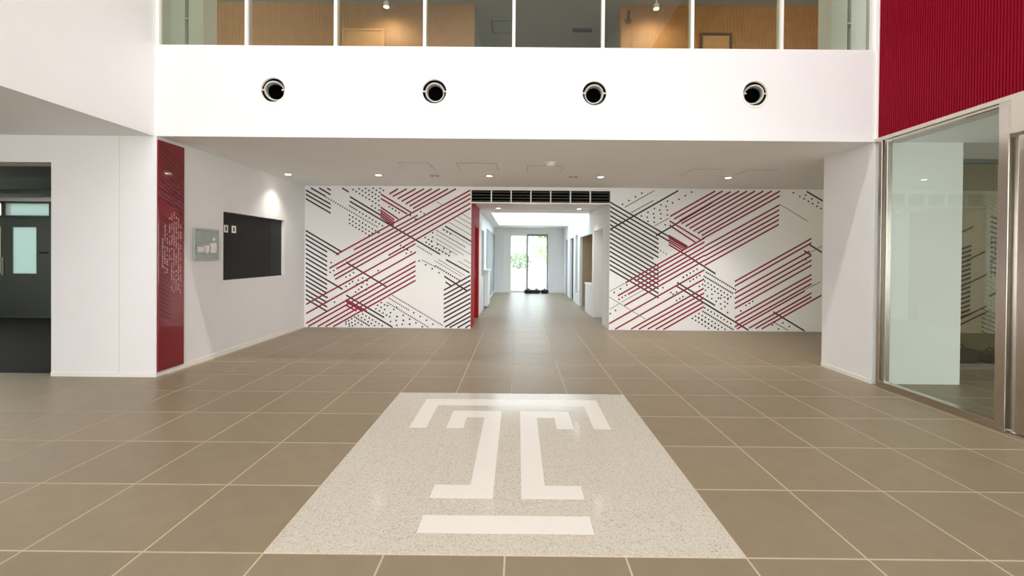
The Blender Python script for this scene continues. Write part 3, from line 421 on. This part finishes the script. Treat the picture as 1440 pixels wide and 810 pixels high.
# ------------------------------------------------------------------ murals
MURAL_W = [(XL, CX0), (CX1, 8.3)]
MLAB = ['wall mural of crimson and black diagonal stripes and dots between side wall and corridor', 'wall mural of crimson and black diagonal stripes and dots beside the white column']
INKS = {'k': (INK, 'black_stripe', .031), 'r': (INKR, 'crimson_stripe', .031), 'd': (INKD, 'maroon_stripe', .031), 'g': (INKG, 'grey_stripe', .013)}
for mi in (0, 1):
    xa, xb = MURAL_W[mi]; strokes, dots = MURAL[mi]
    t = thing('wall_mural', MLAB[mi], 'mural', ((xa+xb)/2, YB, 0)); lx, ly, lz = t.location
    MB().box(xa-lx, xb-lx, -.004, .01, .003, ZC-.003).build('mural_panel', MURW, t)
    for li, (key, (m_, nm, w_)) in enumerate(INKS.items()):
        for si, (x0, z0, x1, z1) in enumerate(strokes.get(key, [])):
            if x0 > x1: x0, z0, x1, z1 = x1, z1, x0, z0
            z_a, z_b = min(max(z0, .0), ZC), z1
            s_ = (z1-z0)/max(x1-x0, 1e-6)
            for lo, hi in ((xa+.002, xb-.002),):
                if x0 < lo: z0 += s_*(lo-x0); x0 = lo
                if x1 > hi: z1 -= s_*(x1-hi); x1 = hi
            # clip to the panel height
            lo, hi = .018, ZC-.018
            def clip(px_, pz_, qx_, qz_):
                for lim, sg in ((lo, 1), (hi, -1)):
                    if sg*(pz_-lim) < 0 and abs(s_) > 1e-6: px_ += (lim-pz_)/s_; pz_ = lim
                    if sg*(qz_-lim) < 0 and abs(s_) > 1e-6: qx_ += (lim-qz_)/s_; qz_ = lim
                return px_, pz_, qx_, qz_
            x0, z0, x1, z1 = clip(x0, z0, x1, z1)
            if x1-x0 < .01: continue
            h = w_/2*math.sqrt(1+s_*s_)
            yy = -.0046-.0005*li-.00001*si
            MB().poly([(x0-lx, yy, z0-h), (x1-lx, yy, z1-h), (x1-lx, yy, z1+h), (x0-lx, yy, z0+h)]).build(nm, m_, t)
    mb = MB()
    for x, z, r_ in dots:
        if not (xa+.02 < x < xb-.02 and .03 < z < ZC-.03): continue
        mb.poly([(x-lx+r_*1.45*math.cos(a*math.pi/3), -.0068, z+r_*1.45*math.sin(a*math.pi/3)) for a in range(6)])
    o = mb.build('dot_print', INK, t); o['kind'] = 'stuff'
t = thing('wall_mural', 'wall mural with a ladder of short dark stripes seen through the glass partition', 'mural', (9.6, YB, 0)); lx = 9.6
MB().box(-1.28, 1.4, -.004, .01, .003, ZC-.003).build('mural_panel', MURW, t)
mb = MB()
def st(x0, z0, x1, sl, w_=.030):
    z1 = z0+sl*(x1-x0); h = w_/2*1.15; MB().poly([(x0-lx, -.005, z0-h), (x1-lx, -.005, z1-h), (x1-lx, -.005, z1+h), (x0-lx, -.005, z0+h)]).build('black_stripe', INK, t)
for k_ in range(16): st(8.88, 1.68-.092*k_, 9.12, .36, .04)
for x0, z0, x1 in ((8.9, .92, 9.45), (8.9, .28, 9.45), (8.9, .16, 9.5), (9.5, 1.45, 9.8), (9.5, .75, 9.8), (8.9, 1.4, 9.4), (8.9, 2.02, 9.15)): st(x0, z0, x1, .5)
for k_ in range(12): st(9.5, 2.35-.1*k_, 10.0, -.3, .028)
for k_ in range(6): st(9.35, .5-.09*k_, 9.95, -.4, .018)
for k_ in range(10):
    for q in range(4): mb.poly([(9.52+.085*q-lx+.018*math.cos(a*math.pi/3), -.0055, 1.9-.085*k_+.03*q+.018*math.sin(a*math.pi/3)) for a in range(6)])
o = mb.build('dot_print', INK, t); o['kind'] = 'stuff'

# ------------------------------------------------------------------ red panel, map plaque, recessed shutter
rp = thing('donor_panel', 'tall glossy crimson glass panel with white lettering on the lobby side wall', 'sign', (XL+.003, 5.09, 1.44))
PY0, PY1 = 4.905, 5.285
o = MB().box(0, .018, PY0-5.09, PY1-5.09, .06-1.44, 2.83-1.44).build('glass_board', REDGL, rp); bevel(o, .002, 1)
tx = MB(); lines = 9
random.seed(11)
for li in range(lines):                                 # columns of small lettering; too blurred in the photograph to read
    y = PY0+.05+li*.033; z_top = 2.02-.05*abs(li-5)-(.25 if li < 3 else 0)*random.random()
    z = z_top; zb = .93+.10*random.random() if li > 3 else 1.18+.25*random.random()
    while z > zb:
        hh = random.uniform(.014, .026)
        if random.random() < .74:
            tx.poly([(.0188, y-5.09, z-1.44), (.0188, y-5.09+random.uniform(.008, .017), z-1.44), (.0188, y-5.09+random.uniform(.008, .017), z-hh-1.44), (.0188, y-5.09, z-hh-1.44)])
        z -= hh+.010
o = tx.build('lettering', PALE, rp); o['kind'] = 'stuff'
st_ = MB()
for k_ in range(40):                                    # dark stripes painted on as the mural's reflection in the glass
    z = .75+.052*k_
    if 1.95 < z < 2.15: continue
    ya, yb = (PY0+.01, PY0+.17) if z < 1.9 else (PY0+.01, PY1-.01)
    st_.poly([(.0184, ya-5.09, z-1.44), (.0184, yb-5.09, z-.55*(yb-ya)-1.44), (.0184, yb-5.09, z-.55*(yb-ya)+.018-1.44), (.0184, ya-5.09, z+.018-1.44)])
o = st_.build('reflection_print', mat('dark_crimson_reflection', (86, 10, 24), .1, coat=.3), rp); o['kind'] = 'stuff'

mp = thing('map_plaque', 'square pale glass plaque with an etched floor map beside the crimson panel', 'sign', (XL, 5.66, 1.60))
o = MB().box(.02, .032, -.225, .225, -.215, .215).build('glass_board', MAPG, mp); bevel(o, .002, 1)
for y in (-.19, .19):
    for z in (-.18, .18): MB().lathe([(.001, .036), (.012, .036), (.012, 0)], 12, Matrix.Translation((0, y, z)) @ Matrix.Rotation(R(90), 4, 'Y')).build('standoff', STEEL, mp, True)
mm = MB()
for y0, y1, z0, z1 in ((-.17, -.04, -.10, -.03), (-.05, .06, -.10, -.01), (.05, .18, -.11, .02), (.10, .16, .02, .03), (.105, .15, .06, .10), (-.02, .02, -.12, -.10)):
    mm.poly([(.0325, y0, z0), (.0325, y1, z0), (.0325, y1, z1), (.0325, y0, z1)])
mm.build('map_print', TRIMW, mp)
mm = MB()
for k_ in range(14): mm.poly([(.0325, -.20+.018*k_, .178), (.0325, -.188+.018*k_, .178), (.0325, -.188+.018*k_, .195), (.0325, -.20+.018*k_, .195)])
for y0, y1, z0, z1 in ((-.2, .2, -.135, -.128), (-.2, -.192, -.135, 0), (-.17, .02, .015, .021), (.03, .2, .04, .046), (.075, .081, .04, .12), (-.12, -.02, .08, .086), (-.2, .2, -.18, -.176)):
    mm.poly([(.0324, y0, z0), (.0324, y1, z0), (.0324, y1, z1), (.0324, y0, z1)])
mm.build('line_print', GREYP, mp)

bs = thing('counter_shutter', 'black shutter closing the recessed counter opening in the side wall', 'shutter', (XL-.06, 6.8, 1.6))
P('shutter_panel', MB().box(XL-.066, XL-.052, 6.018, 7.26, 1.087, 2.093), CHAR, bs)
P('shutter_panel', MB().box(XL-.066, XL-.058, 7.26, 7.598, 1.087, 2.093), BLACK, bs)
P('guide_rail', MB().box(XL-.066, XL-.045, 6.018, 6.04, 1.087, 2.093).box(XL-.066, XL-.045, 6.04, 7.598, 2.07, 2.093).box(XL-.066, XL-.045, 6.04, 7.598, 1.087, 1.10), BLACK, bs)
for (ya, yb), lab in (((6.10, 6.185), 'small white notice on the black shutter, nearer its left edge'), ((6.265, 6.36), 'small white notice on the black shutter, the second from its left edge')):
    t = thing('notice_card', lab, 'notice', (XL-.052, (ya+yb)/2, 1.85), 'notices on the black shutter')
    MB().box(0, .003, (ya-yb)/2, (yb-ya)/2, -.055, .055).build('card', TRIMW, t)
    MB().poly([(.0034, -.016, -.03), (.0034, .016, -.03), (.0034, .016, .03), (.0034, -.016, .03)]).build('symbol_print', BARK, t)

# ------------------------------------------------------------------ ceiling fittings of the lobby
DL = [(-4.02, 7.2, 'downlight in the lobby ceiling nearest the side wall with the shutter'), (-2.44, 7.2, 'downlight in the lobby ceiling, second from the shutter wall'), (-.505, 7.19, 'downlight in the lobby ceiling before the dark grille, shutter side'), (1.435, 7.2, 'downlight in the lobby ceiling before the dark grille, glass side'), (3.64, 7.17, 'downlight in the lobby ceiling nearest the white column')]
def downlight(x, y, z, lab, grp, power, spread=115):
    t = thing('ceiling_downlight', 'small round white ' + lab, 'downlight', (x, y, z), grp)
    MB().lathe([(.045, .0), (.048, -.006), (.062, -.006), (.066, 0)], 28).build('trim_ring', TRIMW, t, True)
    MB().lathe([(.047, -.002), (.001, -.003)], 24).build('lens', LAMP, t)
    light('downlight_lamp', 'SPOT', (x, y, z-.02), power, (1, .955, .89), (x, y, 0), spot_size=R(spread), spot_blend=.9, shadow_soft_size=.05)
for (x, y, lab), pw_ in zip(DL, (38, 75, 85, 110, 145)): downlight(x, y, ZC, lab, 'lobby downlights', pw_, 105)
t = thing('smoke_detector', 'white round smoke detector on the lobby ceiling', 'smoke detector', (.475, 6.14, ZC))
MB().lathe([(.001, -.05), (.05, -.048), (.055, -.03), (.075, -.02), (.08, 0)], 28).build('detector_cap', TRIMW, t, True); MB().lathe([(.082, -.006), (.095, -.006), (.097, 0)], 28).build('detector_base', TRIMW, t, True)
for x, y, wx, lab in ((-1.58, 6.45, .45, 'access hatch in the lobby ceiling nearest the shutter wall'), (-.63, 6.45, .6, 'access hatch in the lobby ceiling beside the smoke detector, shutter side'), (.42, 6.6, .55, 'access hatch in the lobby ceiling beyond the smoke detector'), (3.0, 6.75, .5, 'access hatch in the lobby ceiling toward the white column'), (3.85, 6.75, .45, 'access hatch in the lobby ceiling close to the white column')):
    t = thing('ceiling_hatch', 'square white ' + lab, 'hatch', (x, y, ZC), 'lobby ceiling hatches')
    MB().box(-wx/2, wx/2, -.24, .24, -.004, .001).build('hatch_panel', CEIL, t)
    w2 = wx/2+.006; MB().box(-w2, -wx/2, -.245, .245, -.003, 0).box(wx/2, w2, -.245, .245, -.003, 0).box(-w2, w2, .24, .246, -.003, 0).box(-w2, w2, -.246, -.24, -.003, 0).build('hatch_frame', GREYP, t)
for x, lab in ((-1.46, 'small square sensor plate in the lobby ceiling toward the shutter wall'), (.96, 'small square sensor plate in the lobby ceiling toward the glass')):
    t = thing('ceiling_plate', lab, 'sensor', (x, 7.22, ZC), 'ceiling sensor plates'); MB().box(-.07, .07, -.05, .05, -.006, 0).build('plate', GREYP, t); MB().lathe([(.001, -.012), (.03, -.01), (.035, -.006)], 16).build('sensor_cap', TRIMW, t, True)
# grille above the corridor mouth
gr = thing('ceiling_grille', 'dark seven bay air grille above the corridor mouth', 'grille', ((CX0+CX1)/2, YB, 2.56)); gw = (CX1-CX0)/7
P('grille_backing', MB().box(CX0, CX1, YB+.07, YB+.09, 2.56, 2.82), NOZD, gr)
P('grille_frame', MB().box(CX0, CX1, YB-.003, YB+.05, 2.80, ZC-.004).box(CX0, CX1, YB-.003, YB+.10, 2.535, 2.56), TRIMW, gr)
for k_ in range(1, 7): P('grille_mullion', MB().box(CX0+gw*k_-.012, CX0+gw*k_+.012, YB-.002, YB+.05, 2.56, 2.80), TRIMW, gr)
for k_ in range(7):
    for q in range(4):
        z = 2.575+.06*q; mb = MB(); mb.v = []
        i0 = CX0+gw*k_+.014; i1 = CX0+gw*(k_+1)-.014
        mb.box(i0, i1, YB+.01, YB+.05, z, z+.012); mb.v = [(x, y, zz+(.02 if y > YB+.03 else 0)) for x, y, zz in mb.v]
        P('louver_slat', mb, mat('louver_%d' % 0, (70, 68, 60), .5) if (k_, q) == (0, 0) else bpy.data.materials['louver_0'], gr)

# ------------------------------------------------------------------ corridor
LH = [(8.95, 9.80, 0, 2.13), (10.75, 11.5, .9, 2.15), (12.4, 13.4, 0, 2.15)]
RH = [(9.0, 10.05, 0, 2.10), (10.25, 12.3, 0, 2.05), (12.75, 13.25, .3, 2.15), (13.7, 14.6, 0, 2.1), (15.3, 16.0, 0, 2.1)]
S('wall_corridor_left', wall_x(MB(), CX0-.22, CX0, YB+.19, YE, 0, 3.4, LH), WHITE)
S('wall_corridor_right', wall_x(MB(), CX1, CX1+.08, YB+.19, YE, 0, 3.4, RH), WHITE)
# red painted portal on the left side of the corridor mouth
rd = MB(); wall_x(rd, CX0-.02, CX0+.010, YB+.01, 9.95, 0, CZ, [LH[0]])
rd.box(CX0-.2, CX0, 9.79, 9.81, 0, 2.13).box(CX0-.2, CX0, 8.94, 8.955, 0, 2.13).box(CX0-.2, CX0, 8.95, 9.8, 2.12, 2.14)
S('wall_corridor_red', rd, REDP, 'red painted corridor wall at the mural edge')
t = sempty('door_3', 'deep red recessed door in the red corridor wall'); t.location = (CX0-.1, 9.37, 0)
P('door_leaf', MB().box(CX0-.12, CX0-.08, 8.95, 9.80, 0, 2.13), REDP, t); P('door_handle', MB().box(CX0-.08, CX0-.04, 9.62, 9.66, .95, 1.15), STEEL, t)
S('wall_niche', MB().box(CX1+.26, CX1+.30, 8.95, 10.1, 0, 2.2).box(CX1+.081, CX1+.26, 8.95, 9.0, 0, 2.15).box(CX1+.081, CX1+.26, 10.05, 10.1, 0, 2.15).box(CX1+.081, CX1+.26, 9.0, 10.05, 2.10, 2.15), WHITE)
# side rooms
S('wall_side_room_right', wall_x(MB(), CX1+1.6, CX1+1.7, 10.1, YE, 0, CZ).box(CX1+.081, CX1+1.7, 10.11, 10.21, 0, CZ).box(CX1+.081, CX1+1.7, 12.31, 12.41, 0, CZ).box(CX1+.22, CX1+1.7, 16.5, 16.6, 0, CZ), BROWN)
S('ceiling_side_room_right', MB().box(CX1+.082, CX1+1.8, 8.5, YE, CZ, CZ+.1), CEIL)
S('wall_side_room_left', wall_x(MB(), CX0-1.7, CX0-1.6, 10.1, YE, 0, CZ).box(CX0-1.7, CX0-.22, 10.0, 10.1, 0, CZ).box(CX0-1.7, CX0-.22, 16.5, 16.6, 0, CZ), GREYP)
S('ceiling_side_room_left', MB().box(CX0-1.8, CX0-.2, 8.5, YE, CZ, CZ+.1), CEIL)
S('floor_side_rooms', MB().box(CX0-1.8, CX0-.7, 8.5, YE, -.01, 0).box(CX1+.9, CX1+1.8, 8.6, YE, -.01, 0), TILE)
t = thing('service_counter', 'white waist-high counter standing in the corridor opening by the niche', 'counter', (CX1+.02, 10.75, 0))
P('counter_front', MB().box(CX1-.02, CX1+.30, 10.25, 11.15, 0, .75), WHITE, t, .004); P('counter_top', MB().box(CX1-.035, CX1+.32, 10.23, 11.18, .75, .78), TRIMW, t, .004)
t = thing('low_cabinet', 'white low cabinet along the red side of the corridor', 'cabinet', (CX0+.06, 11.9, 0))
P('cabinet_body', MB().box(CX0+.006, CX0+.12, 11.55, 12.3, .06, 1.05), WHITE, t, .004); P('cabinet_top', MB().box(CX0, CX0+.14, 11.53, 12.32, 1.05, 1.08), TRIMW, t, .004)
P('plinth', MB().box(CX0, CX0+.10, 11.56, 12.29, 0, .06), GREYP, t)
S('window_9', MB().box(CX0-.12, CX0-.108, 10.75, 11.5, .9, 2.15), FROST)
S('window_10', MB().box(CX1+.04, CX1+.052, 12.75, 13.25, .3, 2.15), GLASSC)
S('trim_4', MB().box(CX0, CX0+.012, 12.45, 16.55, .1, 2.3), GREYP, 'cool grey wall panel along the far corridor')
t = sempty('door_4', 'grey flush door at the far right end of the corridor'); t.location = (CX1+.05, 15.65, 0); P('door_leaf', MB().box(CX1+.03, CX1+.07, 15.3, 16.0, 0, 2.1), GREYP, t); P('door_handle', MB().box(CX1+.02, CX1+.06, 15.38, 15.42, .95, 1.12), STEEL, t)
# corridor ceiling with the light well
WX0, WY0, WY1 = -.70, 10.75, 15.2
cc = MB().box(CX0-.2, CX1+.2, YB+.19, WY0, CZ, 3.4).box(CX0-.2, WX0, WY0, WY1, CZ, 3.4).box(CX0-.2, CX1+.2, WY1, YE+.3, CZ, 3.4)
S('ceiling_corridor', cc, CEIL)
S('trim_5', MB().box(CX0, CX1, 10.05, 10.09, CZ-.012, CZ), TRIMW)
wl = MB().box(WX0-.15, WX0, WY0-.15, WY1+.15, 3.4, 3.9).box(CX1, CX1+.2, WY0-.15, WY1+.15, 3.4, 3.9).box(WX0, CX1, WY0-.15, WY0, 3.4, 3.9).box(WX0, CX1, WY1, WY1+.15, 3.4, 3.9)
S('wall_light_well', wl, WHITE)
S('window_11', MB().box(WX0-.1, CX1+.1, WY0-.1, WY1+.1, 3.9, 3.912), GLASSC)
for k_ in range(1, 4):
    y = WY0+k_*(WY1-WY0)/4; S('trim_%d' % (5+k_), MB().box(WX0, CX1, y-.04, y+.04, 3.30, 3.42), TRIMW)
for x, lab in ((-.46, 'downlight in the corridor ceiling just past the grille, red wall side'), (1.44, 'downlight in the corridor ceiling just past the grille, niche side')):
    downlight(x, 9.75, CZ, lab, 'corridor downlights', 35, 110)
# far wall and glazed doors
DX0, DX1, DZ = -.55, 1.22, 2.43
S('wall_corridor_end', wall_y(MB(), YE, YE+.25, CX0-.3, CX1+.3, 0, 3.4, [(DX0, DX1, 0, DZ)]), WHITE)
dr = sempty('door_1', 'glazed double door at the end of the corridor')
MB().box(DX0, DX0+.24, YE+.05, YE+.12, 0, DZ).build('side_panel', TRIMW, dr)
mid = .38
MB().box(DX0+.24, DX1, YE+.05, YE+.12, 2.36, DZ).build('door_head', TRIMW, dr)
for xa, xb, m_ in ((DX0+.24, mid, TRIMW), (mid, DX1, GREYP)):
    MB().box(xa, xa+.05, YE+.06, YE+.10, 0, 2.36).box(xb-.05, xb, YE+.06, YE+.10, 0, 2.36).box(xa+.05, xb-.05, YE+.06, YE+.10, 2.27, 2.36).box(xa+.05, xb-.05, YE+.06, YE+.10, 0, .08).build('door_frame', m_, dr)
    MB().box(xa+.05, xb-.05, YE+.076, YE+.084, .08, 2.27).build('door_pane', GLASSC, dr)
MB().box(mid+.06, mid+.085, YE+.0, YE+.06, .85, 1.25).build('door_handle', STEEL, dr)
for x, w_, lab in ((.45, .34, 'black low bag by the far glass doors, closest to their middle'), (.76, .28, 'black low bag by the far glass doors, between two others'), (1.08, .30, 'black low bag by the far glass doors, outermost on the niche side')):
    t = thing('floor_bag', lab, 'bag', (x, YE-.25, 0), 'black bags by the far doors')
    o = MB().box(-w_/2, w_/2, -.13, .13, 0, .15).build('bag_body', BLACK, t); bevel(o, .05, 4); MB().box(-.04, .04, -.012, .012, .15, .19).build('handle', BLACK, t)

# ------------------------------------------------------------------ dark room behind the left doorway
YD = 9.19
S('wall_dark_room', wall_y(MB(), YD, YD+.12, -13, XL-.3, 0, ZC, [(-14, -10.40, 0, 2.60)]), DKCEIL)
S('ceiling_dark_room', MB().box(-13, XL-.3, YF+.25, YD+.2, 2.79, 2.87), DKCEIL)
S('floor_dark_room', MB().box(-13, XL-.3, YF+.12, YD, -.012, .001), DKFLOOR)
S('trim_9', MB().box(-13, -10.40, YD-.02, YD+.1, 2.60, 2.76), TRIMW, 'pale lintel over the dark room doors')
dk = sempty('door_2', 'dark grey doors with frosted panes across the dark room')
def leaf(xa, xb, pane, px0, px1):
    mb = wall_y(MB(), YD+.03, YD+.07, xa, xb, 0, 2.24, [(px0, px1, .985, 2.03)]); l = mb.build('door_leaf', DOORG, dk)
    MB().box(px0, px1, YD+.045, YD+.055, .985, 2.03).build('door_pane', pane, l)
leaf(-11.50, -10.47, FROST, -11.325, -10.785); leaf(-12.53, -11.50, FROSTW, -12.32, -11.60)
MB().box(-10.47, -10.40, YD, YD+.1, 0, 2.6).box(-13, -10.47, YD, YD+.1, 2.24, 2.285).box(-11.54, -11.44, YD, YD+.1, 2.285, 2.6).box(-13, -10.47, YD, YD+.1, 2.56, 2.6).box(-13, -12.53, YD, YD+.1, 0, 2.24).build('door_frame', DOORG, dk)
MB().box(-11.39, -10.49, YD+.045, YD+.055, 2.285, 2.56).build('transom_pane', FROST, dk); MB().box(-13, -11.54, YD+.045, YD+.055, 2.285, 2.56).build('transom_pane', FROSTW, dk)
MB().box(-10.71, -10.49, YD+.018, YD+.03, 1.44, 1.475).build('door_handle', BLACK, dk); MB().box(-11.53, -11.49, YD, YD+.03, .95, 1.35).build('door_handle', STEEL, dk)
S('trim_10', MB().box(-13, -9.0, 8.75, 8.83, 2.70, 2.79), DOORG)

light('dark_room_fill', 'AREA', (-9.5, 7.2, 2.77), 48, (1, .98, .92), (-9.5, 7.6, 0), shape='RECTANGLE', size=2.4, size_y=.2)  # unseen fill light, added to brighten the doors and lintel in here

# ------------------------------------------------------------------ outside
S('ground', MB().box(-40, 40, 16.95, 60, -.3, -.02), PAVE); S('ground_side', MB().box(-40, -13.3, -20, 16.95, -.3, -.02).box(-13.3, CX0-2, 9.4, 16.95, -.3, -.02), PAVE)
S('wall_garden', MB().box(-10, 12, 24, 24.3, -.02, .66), PAVE, 'low pale garden wall outside')
def foliage(mb, c, rad, n_, s0, rs):
    for _ in range(n_):
        while True:
            p = Vector((rs.uniform(-1, 1), rs.uniform(-1, 1), rs.uniform(-1, 1)))
            if .35 < p.length < 1: break
        p = Vector((c[0]+p.x*rad[0], c[1]+p.y*rad[1], c[2]+p.z*rad[2]))
        a = Vector((rs.gauss(0, 1), rs.gauss(0, 1), rs.gauss(0, .6))).normalized(); b_ = a.orthogonal().normalized()
        s = s0*rs.uniform(.6, 1.3); cc_ = a.cross(b_).normalized()
        mb.poly([tuple(p-b_*s), tuple(p+cc_*s*.45), tuple(p+b_*s), tuple(p-cc_*s*.45)])
rs = random.Random(5)
for x, y, rx, rz, h, m_, lab in ((.12, 25.2, .75, .55, 1.15, LEAF, 'round green shrub behind the low garden wall'),):
    t = thing('garden_shrub', lab, 'shrub', (x, y, 0), 'shrubs beyond the doors'); mb = MB(); foliage(mb, (0, 0, h), (rx, .6, rz), 500, .10, rs); o = mb.build('foliage', m_, t); o['kind'] = 'stuff'
    MB().lathe([(.03, 0), (.02, h)], 8).build('stem', BARK, t)
for x, y, rx, rz, h, m_, lab in ((1.95, 27, 1.1, 1.1, 2.0, LEAF2, 'pale leafy tree right of the doors'), (-.68, 26.6, .16, 1.5, 1.9, LEAF, 'slim dark green tree at the left of the doors'), (2.9, 31, 2.0, 1.5, 3.6, LEAF2, 'taller pale tree farther back')):
    t = thing('garden_tree', lab, 'tree', (x, y, 0), 'trees beyond the doors'); mb = MB(); foliage(mb, (0, 0, h), (rx, rx, rz), 700, .12, rs); o = mb.build('foliage', m_, t); o['kind'] = 'stuff'
    MB().lathe([(.06, 0), (.04, h)], 10).build('trunk', BARK, t)

# ------------------------------------------------------------------ atrium ceiling downlights (over the beam edge)
for k_ in range(5):
    x = -3.2+1.6*k_
    light('atrium_lamp', 'SPOT', (x, 3.20, ZT-.06), 165, (1, .97, .92), (x, 3.20, 0), spot_size=R(110), spot_blend=.5, shadow_soft_size=.06)
